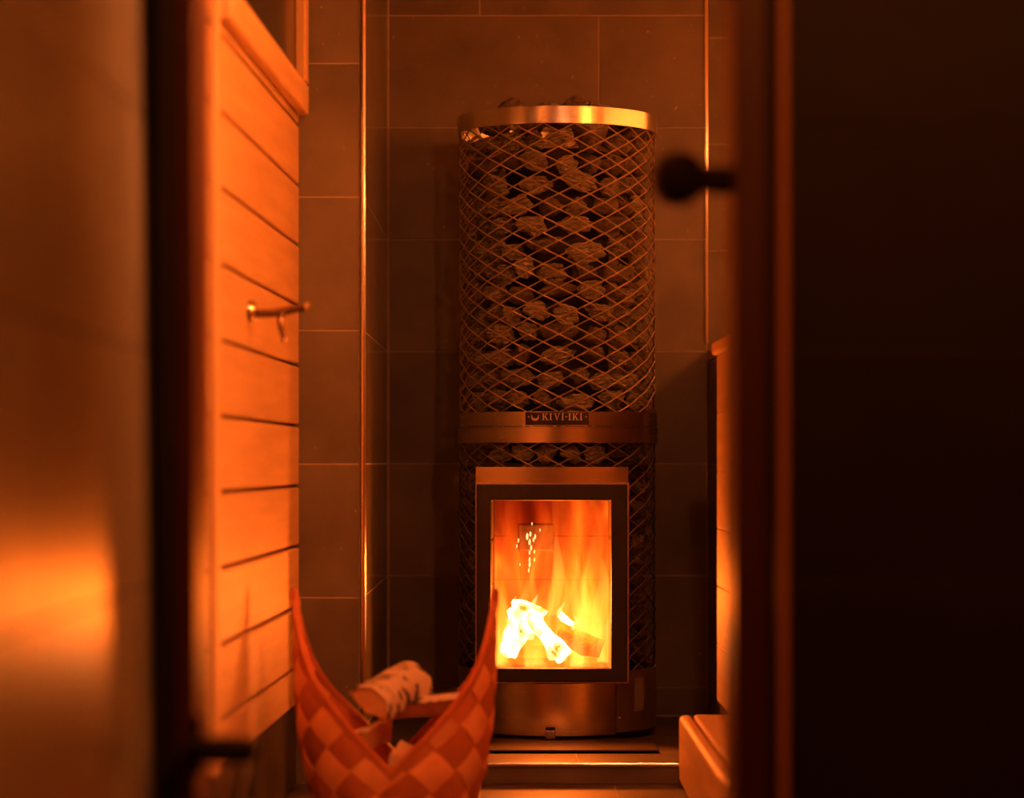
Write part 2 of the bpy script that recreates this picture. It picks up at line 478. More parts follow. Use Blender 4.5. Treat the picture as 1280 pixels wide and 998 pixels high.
# ------------------------------------------------------------------ washroom side: door wall, door frame, left wall
YE0, YE1 = 3.31, 3.43
be = bmesh.new()
box(-.56, -.455, YE0 + .003, YE1, 0, 2.5, bm=be)
box(.352, 1.9, YE0 + .003, YE1, 0, 2.5, bm=be)
box(-.455, .352, YE0 + .003, YE1, 2.06, 2.5, bm=be)
we = obj('wall_front', be, 'grout_dark'); tag(we, 'very dark tiled wall around the doorway', 'wall', kind='structure')
EROW = [.2665 + .3 * k for k in range(8)]
for a, b_ in ((.354, 1.9),):
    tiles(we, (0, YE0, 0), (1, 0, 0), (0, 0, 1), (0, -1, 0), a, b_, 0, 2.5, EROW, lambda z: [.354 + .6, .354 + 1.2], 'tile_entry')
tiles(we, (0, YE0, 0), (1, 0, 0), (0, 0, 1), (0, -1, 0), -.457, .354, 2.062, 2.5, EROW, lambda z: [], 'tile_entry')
LEAN = math.radians(.75)               # this wall is a touch out of plumb
lo_, lv_, ln_ = (-.462 + .7 * math.sin(LEAN), 0, 0), (-math.sin(LEAN), 0, math.cos(LEAN)), (math.cos(LEAN), 0, math.sin(LEAN))
ww = obj('wall_washroom_left', obox(lo_, (0, 1, 0), lv_, ln_, .6, YE0, 0, 2.5, -.1, -.004), 'grout_dark'); tag(ww, 'glossy brown tiled wall left of the doorway mirroring the fire', 'wall', kind='structure')
tiles(ww, lo_, (0, 1, 0), lv_, ln_, .6, YE0 - .008, 0, 2.5, EROW, lambda z: [3.13 - .6 * k for k in range(5)], 'tile_wash')
fw = obj('floor_washroom', box(-.62, 1.9, .3, YE0 - .001, -.06, -.002), 'tile_entry'); tag(fw, 'dark washroom floor before the doorway', 'floor', kind='structure')

dr = empty('door_1', (-.05, 3.35, 0)); tag(dr, 'dark red-brown wooden frame of the open sauna doorway', 'door frame', kind='structure')
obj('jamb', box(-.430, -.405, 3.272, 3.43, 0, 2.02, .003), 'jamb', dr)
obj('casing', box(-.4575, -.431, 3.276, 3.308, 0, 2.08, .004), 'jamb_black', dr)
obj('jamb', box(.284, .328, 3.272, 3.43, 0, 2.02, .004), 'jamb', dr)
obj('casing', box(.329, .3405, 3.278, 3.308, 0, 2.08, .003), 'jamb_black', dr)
obj('edge_highlight', box(.341, .3535, 3.270, 3.308, 0, 2.08, .004), 'highlight', dr, smooth=True)  # strip added to carry the casing edge highlight in its colour
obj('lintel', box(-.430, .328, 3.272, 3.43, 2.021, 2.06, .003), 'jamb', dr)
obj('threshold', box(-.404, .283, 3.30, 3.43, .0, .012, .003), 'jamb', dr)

# round knob on the right jamb
kn = empty('door_knob', (.284, 3.30, 1.088)); tag(kn, 'round dark knob on a short stem on the right door jamb', 'knob')
obj('rosette', lathe([(0, -.0005), (.017, -.0005), (.017, -.004), (.0145, -.006), (0, -.006)], (.284, 3.30, 1.088), 'X', 32), 'knob', kn, True)
obj('stem', tube([(.2795, 3.30, 1.088), (.262, 3.30, 1.088), (.246, 3.30, 1.089), (.236, 3.30, 1.0885)], [.0185, .018, .0175, .020], 24), 'knob', kn, True)
pr = [(0, -.0362)] + [(.0362 * math.sin(a), -.0362 * math.cos(a)) for a in [math.pi * k / 16 for k in range(1, 16)]] + [(0, .0362)]
obj('ball', lathe(pr, (.2145, 3.30, 1.090), 'X', 40), 'knob', kn, True)

# lever handle on the left jamb, low down
lv = empty('lever_handle', (-.405, 3.29, .362)); tag(lv, 'black rounded lever handle low on the left door jamb', 'handle')
obj('backplate', box(-.4065, -.396, 3.262, 3.271, .325, .40, .003), 'lever', lv)
obj('neck', tube([(-.401, 3.262, .362), (-.401, 3.222, .362)], .0135, 20), 'lever', lv, True)
obj('lever', tube([(-.412, 3.214, .362), (-.404, 3.214, .362), (-.36, 3.214, .362), (-.335, 3.214, .3615), (-.324, 3.214, .361), (-.318, 3.214, .361)],
                  [.012, .0165, .0172, .0172, .0135, .004], 24), 'lever', lv, True)

# ------------------------------------------------------------------ benches on the right
bn = empty('upper_bench', (.95, 5.2, PZ)); tag(bn, 'upper wooden sauna bench with boarded front right of the stove', 'bench')
for k in range(4):
    x0 = XR + .002 + k * .225
    obj('seat_board', box(x0, x0 + .217, 3.55, YA - .004, .992, 1.026, .006), 'pine_y', bn)
obj('seat_board', box(.446, XR - .006, 3.55, 5.725, .962, .990, .006), 'pine_y', bn)
for k in range(6):
    z0 = .19 + k * .1285
    obj('front_board', box(.458, .480, 3.55, 5.72, z0 + .0005, z0 + .128, .002), 'pine_y', bn)
for y in (3.62, 4.6, 5.6):
    obj('post', box(.4815, .52, y - .022, y + .022, .0 if y < YN else PZ, .991, .002, seg=1), 'pine_z', bn)
for y in (3.62, 5.2, 6.9):
    obj('bearer', box(XR + .07, ROOM_R - .02, y - .02, y + .02, .93, .991, .002, seg=1), 'pine_x', bn)

st = empty('step_bench', (.45, 4.7, 0)); tag(st, 'low wooden step with a rounded corner beside the stove platform', 'step')
SX = .374
obj('side_board', box(SX, SX + .030, 3.55, 5.738, .004, .157, .013, seg=4), 'pine_y', st, True)
obj('top_board', box(SX + .0335, SX + .139, 3.55, 5.738, .130, .1575, .006), 'pine_y', st)
obj('end_board', box(SX + .031, .480, 5.712, 5.736, .004, .128, .004), 'pine_x', st)
obj('foot', box(SX + .032, SX + .075, 3.6, 3.66, 0, .128, .002, seg=1), 'pine_z', st)
obj('foot', box(SX + .032, SX + .075, 5.6, 5.66, 0, .128, .002, seg=1), 'pine_z', st)

# ------------------------------------------------------------------ slatted lamp over the bench (behind the right jamb)
LP = Vector((1.22, 4.20, 1.66))
lp = empty('slatted_lamp', LP); tag(lp, 'wooden slatted wall lamp above the upper bench', 'lamp')
obj('back_plate', box(1.405, 1.432, 3.82, 4.58, 1.50, 1.82, .003), 'pine_y', lp)
obj('diffuser', box(1.33, 1.345, 3.90, 4.50, 1.54, 1.78), emit('lamp_glow', LAMP_COLOR, LAMP_STRENGTH), lp)
for z0 in (1.50, 1.805):
    obj('shade_rail', box(1.24, 1.404, 3.84, 4.56, z0, z0 + .015, .002, seg=1), 'pine_y', lp)
for k in range(13):
    y = 3.864 + k * .056
    obj('slat', box(1.222, 1.238, y - .011, y + .011, 1.49, 1.83, .002, seg=1), 'pine_z', lp)

# slatted backrest along the right wall with a light strip behind it
bl = empty('lit_backrest', (1.40, 6.2, 1.35)); tag(bl, 'slatted wooden backrest with a light strip behind, above the upper bench', 'backrest')
obj('light_strip', box(1.405, 1.42, 5.35, 6.95, 1.60, 1.80), emit('strip_glow', LAMP_COLOR, BACKREST_STRENGTH), bl)
for z0 in (1.36, 1.84):
    obj('rail', box(1.37, 1.433, 5.3, 7.0, z0, z0 + .04, .003, seg=1), 'pine_y', bl)
for k in range(11):
    y = 5.38 + k * .155
    obj('slat', box(1.345, 1.369, y - .035, y + .035, 1.32, 1.92, .003, seg=1), 'pine_z', bl)

# unseen lamp added right of the doorway to light basket and stones from in front
wlp = empty('fill_lamp', (.39, 3.44, 1.75)); tag(wlp, 'added unseen fill lamp inside the sauna right of the doorway', 'lamp')
obj('mount', box(.36, .42, 3.4315, 3.445, 1.68, 1.82, .004), 'steel_soft', wlp)
for z0 in (1.688, 1.804):
    obj('bracket', box(.375, .405, 3.4455, 3.51, z0, z0 + .008, .002), 'steel_soft', wlp)
obj('tube', lathe([(0, 0), (.022, .0), (.026, .006), (.026, .100), (.022, .106), (0, .106)], (.39, 3.485, 1.697), 'Z', 24), emit('tube_glow', FILL_LAMP_COLOR, FILL_LAMP_STRENGTH), wlp, True)
obj('visor', box(.305, .475, 3.556, 3.560, 1.722, 1.86, .001, seg=1), 'steel_soft', wlp)  # added shade that holds this fill light off the back wall
obj('visor_arm', box(.384, .396, 3.4455, 3.5555, 1.845, 1.853, .001, seg=1), 'steel_soft', wlp)
obj('mount_stem', box(.384, .396, 3.432, 3.445, 1.8205, 1.86, .001, seg=1), 'steel_soft', wlp)

# globe lamp in the washroom, behind and above the photographer
sp = empty('globe_lamp', (.75, .9, 2.36)); tag(sp, 'small round globe lamp hanging in the washroom', 'lamp')
obj('housing', lathe([(0, .03), (.06, .03), (.06, .0), (.03, -.03), (0, -.03)], (.75, .9, 2.34), 'Z', 32), 'steel_soft', sp, True)
obj('cord', tube([(.75, .9, 2.37), (.75, .9, 2.5)], .004, 8), 'black', sp)
obj('globe', lathe([(0, -.05)] + [(.05 * math.sin(math.pi * k / 12), -.05 * math.cos(math.pi * k / 12)) for k in range(1, 12)] + [(0, .05)], (.75, .9, 2.26), 'Z', 24), emit('globe_glow', SPOT_COLOR, SPOT_STRENGTH), sp, True)

# ------------------------------------------------------------------ the stove
SXC, SYC, RAD = .114, 6.46, .247
DX = .100                               # middle of the fire door
stv = empty('sauna_stove', (SXC, SYC, PZ)); tag(stv, 'tall cylindrical sauna stove with steel mesh, stones and glazed fire door', 'stove')
def cyl(ang, r, z):
    """ang 0 faces the door of the room, positive to the right"""
    return Vector((SXC + r * math.sin(ang), SYC - r * math.cos(ang), z))

def band(name, z0, z1, r0=RAD + .002, r1=RAD + .006, lip=0, mat='steel'):
    pf = [(r0, z0), (r1, z0), (r1 + lip, z0 + .001), (r1 + lip, z1 - .001), (r1, z1), (r0, z1)]
    return obj(name, lathe(pf, (SXC, SYC, 0), 'Z', 128, True), mat, stv, True)

def cage(name, z0, z1, keep, mat, ncol=20, half=.0190, thick=.0038):
    b = bmesh.new()
    n2 = ncol * 2
    nr = int(round((z1 - z0) / half))
    vs = {}
    def V(i, j):
        i %= n2
        if (i, j) not in vs:
            a = 2 * math.pi * i / n2
            # the strands of expanded metal sway in and out a little
            r = RAD - .001 + (.0016 if j % 2 else -.0016)
            vs[(i, j)] = b.verts.new(cyl(a, r, z0 + j * half))
        return vs[(i, j)]
    for j in range(1, nr):
        for i in range(n2):
            if (i + j) % 2 == 0:
                continue
            a = 2 * math.pi * i / n2
            if keep(a if a < math.pi else a - 2 * math.pi, z0 + j * half):
                b.faces.new((V(i - 1, j), V(i, j - 1), V(i + 1, j), V(i, j + 1)))
    bmesh.ops.recalc_face_normals(b, faces=b.faces)
    bmesh.ops.wireframe(b, faces=list(b.faces), thickness=thick, offset=0, use_replace=True, use_boundary=True,
                        use_even_offset=True, use_crease=False, crease_weight=0, use_relative_offset=False)
    return obj(name, b, mat, stv)

cage('upper_mesh', .806, 1.566, lambda a, z: True, 'mesh')
cage('lower_mesh', .148, .794, lambda a, z: abs(math.sin(a) * RAD + SXC - DX) > .172 or math.cos(a) < 0 or z > .69, 'mesh_low')
band('top_band', 1.547, 1.588, mat='steel_ring')
band('upper_band', .811, .846, r1=RAD + .005)
band('lower_band', .770, .807, r1=RAD + .006, lip=.001)
obj('band_lip', lathe([(RAD + .001, .8065), (RAD + .009, .8068), (RAD + .009, .8095), (RAD + .001, .8105)], (SXC, SYC, 0), 'Z', 128, True), 'steel', stv, True)
# inside: flue, firebox shell
obj('flue', lathe([(0, .72), (.130, .72), (.130, 1.50), (0, 1.50)], (SXC, SYC, 0), 'Z', 48), 'core', stv, True)
obj('grate_ring', lathe([(0, .70), (.235, .70), (.235, .712), (0, .712)], (SXC, SYC, 0), 'Z', 64), 'core', stv, True)
FX0, FX1, FY0, FY1, FZ0, FZ1 = DX - .158, DX + .158, 6.262, 6.575, .195, .655
fb = bmesh.new()
box(FX0 - .016, FX0, FY0, FY1, FZ0, FZ1, bm=fb); box(FX1, FX1 + .016, FY0, FY1, FZ0, FZ1, bm=fb)
box(FX0 - .016, FX1 + .016, FY1, FY1 + .016, FZ0, FZ1, bm=fb)
box(FX0 - .016, FX1 + .016, FY0, FY1 + .016, FZ0 - .016, FZ0, bm=fb); box(FX0 - .016, FX1 + .016, FY0, FY1 + .016, FZ1, FZ1 + .045, bm=fb)
fbo = obj('firebox', fb, 'core', stv)
for i in range(4):                       # firebrick lining, each brick a piece
    z0 = FZ0 + .004 + i * .112
    cuts = [FX0, FX0 + .158, FX1] if i % 2 else [FX0, FX0 + .079, FX0 + .237, FX1]
    for k in range(len(cuts) - 1):
        obj('brick', box(cuts[k] + .0008, cuts[k + 1] - .0008, FY1 - .028, FY1 - .001, z0, z0 + .111, .0012, seg=1), 'firebrick', fbo)
    for x in (FX0 + .001, FX1 - .011):
        obj('brick', box(x, x + .010, FY0 + .02, FY0 + .148, z0, z0 + .108, .003, seg=1), 'firebrick', fbo)
        obj('brick', box(x, x + .010, FY0 + .152, FY1 - .031, z0, z0 + .108, .003, seg=1), 'firebrick', fbo)
obj('baffle', box(DX - .085, DX + .005, 6.40, 6.54, .50, .568, .004), 'core', fbo)
obj('fire_grate', box(FX0 + .026, FX1 - .026, FY0 + .01, FY1 - .03, FZ0 + .001, FZ0 + .016, .002, seg=1), 'iron', fbo)

# fire door: flat black frame standing proud of the drum, steel header above
DY = 6.196
def frame(x0, x1, z0, z1, ix0, ix1, iz0, iz1, y0, y1, bev=.003):
    b = bmesh.new()
    o = [(x0, z0), (x1, z0), (x1, z1), (x0, z1)]; i = [(ix0, iz0), (ix1, iz0), (ix1, iz1), (ix0, iz1)]
    rings = [[b.verts.new((x, y, z)) for x, z in r] for r, y in ((o, y0), (i, y0), (i, y1), (o, y1))]
    for r in range(4):
        A, B = rings[r], rings[(r + 1) % 4]
        for k in range(4):
            b.faces.new((A[k], A[(k + 1) % 4], B[(k + 1) % 4], B[k]))
    bmesh.ops.recalc_face_normals(b, faces=b.faces)
    bmesh.ops.bevel(b, geom=list(b.edges), offset=bev, segments=2, profile=.5, affect='EDGES')
    return b
Pz = lambda py, d=DY: CZ - (py - 577) * d / F
Px = lambda px, d=DY: (px - 640) * d / F
dX0, dX1, dZ0, dZ1 = Px(596), Px(784), Pz(853), Pz(606)
door = obj('fire_door', frame(dX0, dX1, dZ0, dZ1, Px(614), Px(764), Pz(836), Pz(626), DY, DY + .03), 'iron', stv)
door['label'] = 'black iron fire door with a tall glass pane'
obj('glass_pane', box(Px(613), Px(765), DY + .012, DY + .016, Pz(837), Pz(625)), 'glass', door)
obj('door_edge', frame(dX0 - .004, dX1 + .005, dZ0 - .003, dZ1 + .004, dX0 + .0005, dX1 - .0005, dZ0 + .0005, dZ1 - .0005, DY + .006, DY + .034, .001), 'steel_soft', door)
obj('handle', tube([(dX1 + .004, DY + .012, .385), (dX1 + .012, DY + .004, .385), (dX1 + .020, DY + .002, .385)], [.005, .005, .007], 12), 'iron', door, True)
obj('hinge', tube([(dX0 - .006, DY + .022, .30), (dX0 - .006, DY + .022, .335)], .005, 12), 'iron', door, True)
obj('hinge', tube([(dX0 - .006, DY + .022, .54), (dX0 - .006, DY + .022, .575)], .005, 12), 'iron', door, True)
# housing between door and drum
hb = bmesh.new()
box(dX0 + .002, dX0 + .014, DY + .0305, 6.33, dZ0, dZ1 + .004, bm=hb); box(dX1 - .014, dX1 - .002, DY + .0305, 6.33, dZ0, dZ1 + .004, bm=hb)
box(dX0 + .002, dX1 - .002, DY + .0305, 6.33, dZ0 - .006, dZ0 + .006, bm=hb)
box(dX0 + .002, dX1 - .002, DY + .0505, 6.33, dZ1 + .004, dZ1 + .030, bm=hb)
obj('door_housing', hb, 'steel_soft', stv)

def curved(a0, a1, r0, r1, z0, z1, n=24, holes=None):
    b = bmesh.new()
    rings = []
    for k in range(n + 1):
        a = a0 + (a1 - a0) * k / n
        rings.append([b.verts.new(cyl(a, r, z)) for r, z in ((r0, z0), (r1, z0), (r1, z1), (r0, z1))])
    for k in range(n):
        for q in range(4):
            b.faces.new((rings[k][q], rings[k][(q + 1) % 4], rings[k + 1][(q + 1) % 4], rings[k + 1][q]))
    b.faces.new(rings[0][::-1]); b.faces.new(rings[-1])
    bmesh.ops.recalc_face_normals(b, faces=b.faces)
    return b
A_ = lambda x, r=RAD: math.asin(max(-1, min(1, (x - SXC) / r)))
# header plate above the door, gently curved
hd = bmesh.new(); rings = []
for k in range(17):
    f = k / 16; x = dX0 - .003 + (dX1 - dX0 + .007) * f; y = DY + .004 + .026 * (2 * f - 1) ** 2
    rings.append([hd.verts.new((x, yy, z)) for yy, z in ((y, dZ1 + .0045), (y, Pz(584)), (DY + .05, Pz(584)), (DY + .05, dZ1 + .0045))])
for A, B in zip(rings[:-1], rings[1:]):
    for q in range(4):
        hd.faces.new((A[q], A[(q + 1) % 4], B[(q + 1) % 4], B[q]))
hd.faces.new(rings[0]); hd.faces.new(rings[-1][::-1])
bmesh.ops.recalc_face_normals(hd, faces=hd.faces)
obj('header_plate', hd, 'steel', stv, True)
# lower drum: ash drawer front and plain side skirts
aL, aR = A_(Px(770, 6.21)) - .6, A_(Px(770, 6.21))
drawer = obj('ash_drawer', curved(A_(dX0 + .004), aR - .006, RAD - .004, RAD + .003, .058, dZ0 - .006), 'steel', stv, True)
drawer['label'] = 'curved brushed steel ash drawer front'
obj('latch', box(Px(682, 6.2), Px(694, 6.2), 6.198, 6.208, .052, .072, .002), 'steel_soft', drawer)
obj('latch_slot', box(Px(682, 6.2), Px(694, 6.2), 6.205, 6.209, .073, .080), 'black', drawer)
sk = obj('side_skirt', curved(aR + .006, math.pi - .02, RAD - .004, RAD + .003, .062, .212, 40), 'steel_soft', stv, True)
stk = obj('sticker', curved(A_(Px(792, 6.3)), A_(Px(803, 6.33)), RAD + .0032, RAD + .0038, .110, .192, 8), 'sticker', sk)
obj('rivet', lathe([(0, -.003), (.003, -.002), (.004, 0), (0, 0)], cyl(aR + .045, RAD + .003, .098), 'Y', 12), 'chrome', sk, True)
obj('side_skirt', curved(-math.pi + .02, A_(dX0 + .004) - .006, RAD - .004, RAD + .003, .058, .212, 40), 'steel_soft', stv, True)
obj('base', lathe([(0, PZ), (.225, PZ), (.225, .066), (0, .066)], (SXC, SYC, 0), 'Z', 48), 'core', stv, True)
for a in (-.35, .62, 2.4, -2.4):
    c = cyl(a, .232, 0)
    obj('foot', tube([(c.x, c.y, PZ + .0005), (c.x, c.y, .0615)], .010, 12), 'core', stv, True)

# name plate on the upper band
npl = obj('name_plate', curved(A_(Px(658, 6.21)), A_(Px(735, 6.21)), RAD + .0052, RAD + .0075, Pz(531.5, 6.21), Pz(515.5, 6.21), 12), 'black', stv)
npl['label'] = 'black name plate with pale serif lettering'
def glyph(polys, px0, zmid, parent, name='letter'):
    """flat serif strokes (plate pixels) wrapped on the drum"""
    b = bmesh.new()
    for poly in polys:
        f = [];  k = []
        for (x, z) in poly:
            X = Px(px0 + x, 6.21); Z = zmid + z * 6.21 / F
            a = A_(X)
            f.append(b.verts.new(cyl(a, RAD + .0086, Z))); k.append(b.verts.new(cyl(a, RAD + .0072, Z)))
        b.faces.new(f)
        n = len(f)
        for i in range(n):
            b.faces.new((f[i], k[i], k[(i + 1) % n], f[(i + 1) % n]))
    bmesh.ops.recalc_face_normals(b, faces=b.faces)
    return obj(name, b, 'brass', parent)
H = 4.2
def rect(x0, x1, z0, z1): return [(x0, z0), (x1, z0), (x1, z1), (x0, z1)]
I_ = [rect(.8, 2.2, -H, H), rect(0, 3, -H, -H + .8), rect(0, 3, H - .8, H)]
K_ = [rect(.7, 2.1, -H, H), rect(0, 2.8, -H, -H + .8), rect(0, 2.8, H - .8, H),
      [(2.1, -.6), (5.0, H - .4), (6.0, H - .4), (2.6, -1.0)], [(2.8, .4), (5.3, -H), (7.0, -H), (3.7, 1.2)],
      rect(4.3, 6.8, H - .7, H), rect(4.8, 7.7, -H, -H + .6)]
V_ = [[(.6, H), (2.1, H), (4.1, -H), (3.3, -H)], [(5.7, H), (6.5, H), (4.1, -H), (3.5, -H)], rect(0, 2.9, H - .7, H), rect(4.9, 7.3, H - .7, H)]
D_ = [rect(0, 2.2, -.6, .5)]
zl = Pz(521.2, 6.21)
for g, x in ((K_, 678.4), (I_, 687.2), (V_, 692.6), (I_, 701.6), (D_, 706.4), (I_, 710.2), (K_, 715.0), (I_, 724.0)):
    glyph(g, x, zl, npl)
em = []
for k in range(10):                      # crescent bowl emblem
    a0, a1 = math.pi * (1.0 + k / 10), math.pi * (1.0 + (k + 1) / 10)
    o = lambda a: (4.6 * math.cos(a), 4.6 * math.sin(a)); i = lambda a: (3.6 * math.cos(a), 1.4 + 3.0 * math.sin(a))
    em.append([o(a0), o(a1), i(a1), i(a0)])
em += [[(-4.6, 0), (-3.6, 1.4), (-4.6, 3.6)], [(4.6, 0), (4.6, 3.6), (3.6, 1.4)]]
glyph(em, 669.8, zl - .001, npl, 'emblem')
for x in (662, 731.6):
    glyph([[(-1.1, 0), (0, -1.1), (1.1, 0), (0, 1.1)]], x, zl, npl, 'ornament')

fp = obj('floor_plate', box(Px(560, 6.02), Px(822, 6.02), 5.985, 6.25, PZ + .0025, PZ + .006, .001, seg=1), 'plate'); tag(fp, 'thin dark spark plate on the step under the stove front', 'floor plate')

# ------------------------------------------------------------------ sauna stones: each one an object
def stone_mesh(seed, layered):
    b = bmesh.new()
    bmesh.ops.create_icosphere(b, subdivisions=3, radius=1)
    r = random.Random(seed)
    planes = [(Vector((r.gauss(0, 1), r.gauss(0, 1), r.gauss(0, 1))).normalized(), r.uniform(.55, .85)) for _ in range(11)]
    sd = Vector((seed * 3.1, seed * 1.7, seed * .9))
    for v in b.verts:
        p = v.co.normalized()
        k = 1.0
        for n, d in planes:
            t = p.dot(n)
            if t > .05:
                k = min(k, d / t)
        k *= 1 + .10 * noise.noise(p * 2.2 + sd) + .05 * noise.noise(p * 6 + sd)
        if layered:                       # ledges of split rock
            k *= 1 + .07 * math.copysign(1, math.sin(p.z * 11 + 3 * noise.noise(p * 1.5 + sd)))
        v.co = p * k
    m = max(v.co.length for v in b.verts)
    for v in b.verts:
        v.co /= m
    for f in b.faces:
        f.smooth = not layered
    me = bpy.data.meshes.new('stone')
    b.to_mesh(me); b.free()
    me.materials.append(M['stone_l' if layered else 'stone_d'])
    return me
LAY = [stone_mesh(s, True) for s in range(7)]
SMO = [stone_mesh(s + 40, False) for s in range(6)]
ORD = ['', '1st', '2nd', '3rd'] + ['%dth' % k for k in range(4, 30)]
def stone(p, size, rot, layered, label, group):
    o = bpy.data.objects.new('sauna_stone', R_.choice(LAY if layered else SMO))
    o.location = p; o.scale = size; o.rotation_euler = rot
    COL.objects.link(o)
    tag(o, label, 'stone', group)
nrow = 13
for row in range(nrow):                   # row 0 on top
    z = 1.515 - row * .0535
    edge = -math.radians(108 + R_.uniform(0, 12)); k = -1
    while edge < math.radians(106):
        k += 1
        t = R_.uniform(.050, .066) if R_.random() < .30 else R_.uniform(.028, .044)
        a = edge + .94 * t / .20
        edge = a + .94 * t / .20
        lay = R_.random() < (.86 if a < .3 else .38)
        sz = (t, R_.uniform(.034, .040), R_.uniform(.026, .031))
        p = cyl(a, .240 - sz[1] - R_.uniform(0, .016), z + R_.uniform(-.009, .009))
        stone(p, sz, (R_.uniform(-.25, .25), R_.uniform(-.35, .35), a + R_.uniform(-.2, .2)), lay,
              '%s sauna stone behind the upper mesh, %s row below the top band, %s from left' % ('cracked' if lay else 'smooth', ORD[row + 1], ORD[k + 1]),
              'stones in the upper mesh')
top = [(-.66, .195, .034), (-.10, .195, .020), (.20, .200, .034), (.58, .195, .022), (1.25, .18, .006), (-1.15, .185, .0),
       (1.9, .17, .004), (2.7, .17, .004), (-1.9, .17, .004), (-2.7, .17, .003), (0, .06, .004), (2.2, .05, .006), (-2.0, .07, .004)]
nm = ['flat stone on top of the stove at the left of the rim', 'cracked stone on top of the stove at the middle of the rim',
      'dark stone jutting highest above the top band', 'low stone on top of the stove right of the jutting one', 'stone on top of the stove by its right edge',
      'stone on top of the stove by its left edge', 'stone at the right rear of the stove top', 'stone at the back of the stove top, right of its middle',
      'stone at the left rear of the stove top', 'stone at the back of the stove top, left of its middle', 'stone at the centre of the stove top, nearest the front rim',
      'stone at the centre of the stove top, to the right', 'stone at the centre of the stove top, to the left']
for i, (a, r, dz) in enumerate(top):
    lab = nm[i]
    stone(cyl(a, r, 1.566 + dz), (R_.uniform(.042, .05), R_.uniform(.032, .04), R_.uniform(.022, .028)),
          (R_.uniform(-.1, .1), R_.uniform(-.35, .35), R_.uniform(-1, 1)), i % 2 == 1, lab, 'stones on top of the stove')
for k in range(10):
    a = -math.radians(80) + k * math.radians(17.8)
    lay = k % 3 != 1
    stone(cyl(a, .203, .742), (R_.uniform(.033, .040), .031, .0265), (0, R_.uniform(-.3, .3), a), lay,
          '%s sauna stone in the low mesh strip above the fire door, %s from left' % ('cracked' if lay else 'smooth', ORD[k + 1]), 'stones above the fire door')
for side in (-1, 1):
    for row in range(10):
        a = side * math.radians(66 + R_.uniform(-4, 4) + (9 if row % 2 else 0))
        lay = R_.random() < .4
        stone(cyl(a, .213, .245 + row * .046), (R_.uniform(.030, .038), .024, R_.uniform(.022, .026)), (0, R_.uniform(-.4, .4), a), lay,
              '%s stone in the narrow mesh %s of the fire door, %s from bottom' % ('cracked' if lay else 'smooth', 'left' if side < 0 else 'right', ORD[row + 1]),
              'stones beside the fire door')

# ------------------------------------------------------------------ the fire
def logmesh(p0, p1, r0, r1, seed, n=14, seg=14, split=False, wob=.14):
    b = bmesh.new()
    p0, p1 = Vector(p0), Vector(p1)
    t = (p1 - p0).normalized(); s = t.cross(Vector((0, 0, 1)) if abs(t.z) < .9 else Vector((1, 0, 0))).normalized(); w = t.cross(s)
    rings = []
    for i in range(n + 1):
        f = i / n
        c = p0.lerp(p1, f); r = r0 + (r1 - r0) * f
        ring = []
        for k in range(seg):
            a = 2 * math.pi * k / seg
            d = s * math.cos(a) + w * math.sin(a)
            q = r * (1 + wob * noise.noise(Vector((math.cos(a) * 1.5, math.sin(a) * 1.5, f * 4 + seed * 7))))
            ring.append(b.verts.new(c + d * q))
        rings.append(ring)
    for i in range(n):
        for k in range(seg):
            b.faces.new((rings[i][k], rings[i][(k + 1) % seg], rings[i + 1][(k + 1) % seg], rings[i + 1][k]))
    b.faces.new(rings[0][::-1]); b.faces.new(rings[-1])
    bmesh.ops.recalc_face_normals(b, faces=b.faces)
    return b

def ember_mat():
    m, nt, p = newmat('burning_wood')
    L = nt.links.new
    tc = N(nt, 'ShaderNodeTexCoord')
    nz = N(nt, 'ShaderNodeTexNoise'); nz.inputs['Scale'].default_value = 26; nz.inputs['Detail'].default_value = 4
    L(tc.outputs['Object'], nz.inputs['Vector'])
    rp = N(nt, 'ShaderNodeValToRGB')
    e = rp.color_ramp.elements
    e[0].position = .30; e[0].color = (1, .22, .02, 1)
    e[1].position = .46; e[1].color = (1, .62, .22, 1)
    L(nz.outputs['Fac'], rp.inputs['Fac'])
    p.inputs['Base Color'].default_value = (.1, .05, .02, 1)
    L(rp.outputs['Color'], p.inputs['Emission Color'])
    mr = N(nt, 'ShaderNodeMapRange'); mr.inputs['From Min'].default_value = .32; mr.inputs['From Max'].default_value = .5
    mr.inputs['To Min'].default_value = 1.2; mr.inputs['To Max'].default_value = 9.0
    L(nz.outputs['Fac'], mr.inputs['Value']); L(mr.outputs[0], p.inputs['Emission Strength'])
    return m
M['ember'] = ember_mat()
def fpt(px, py, d): return Vector((Px(px, d), d, Pz(py, d)))
gz = FZ0 + .018
def blog(name, b, mat, label):
    o = obj(name, b, mat, None, True); tag(o, label, 'firewood', 'wood burning in the stove'); return o
blog('burning_log', logmesh(fpt(635, 820, 6.33), fpt(662, 758, 6.37), .020, .040, 1, wob=.7), 'ember', 'white-hot burning log standing at the left of the fire')
blog('burning_log', logmesh(fpt(660, 770, 6.34), fpt(706, 822, 6.30), .014, .025, 2, wob=.4), 'ember', 'white-hot burning log slanting down across the middle of the fire')
blog('burning_log', logmesh(fpt(699, 768, 6.42), fpt(716, 782, 6.42), .008, .007, 3, wob=.4), 'ember', 'short glowing wood piece above the charred log')
blog('charred_log', logmesh(fpt(697, 794, 6.355), fpt(752, 812, 6.345), .034, .024, 4, wob=.3), 'char', 'dark charred log lying at the right of the fire')
blog('charred_log', logmesh(fpt(636, 822, 6.48), fpt(745, 822, 6.50), .026, .026, 5, wob=.3), 'char', 'charred log lying along the back of the fire')

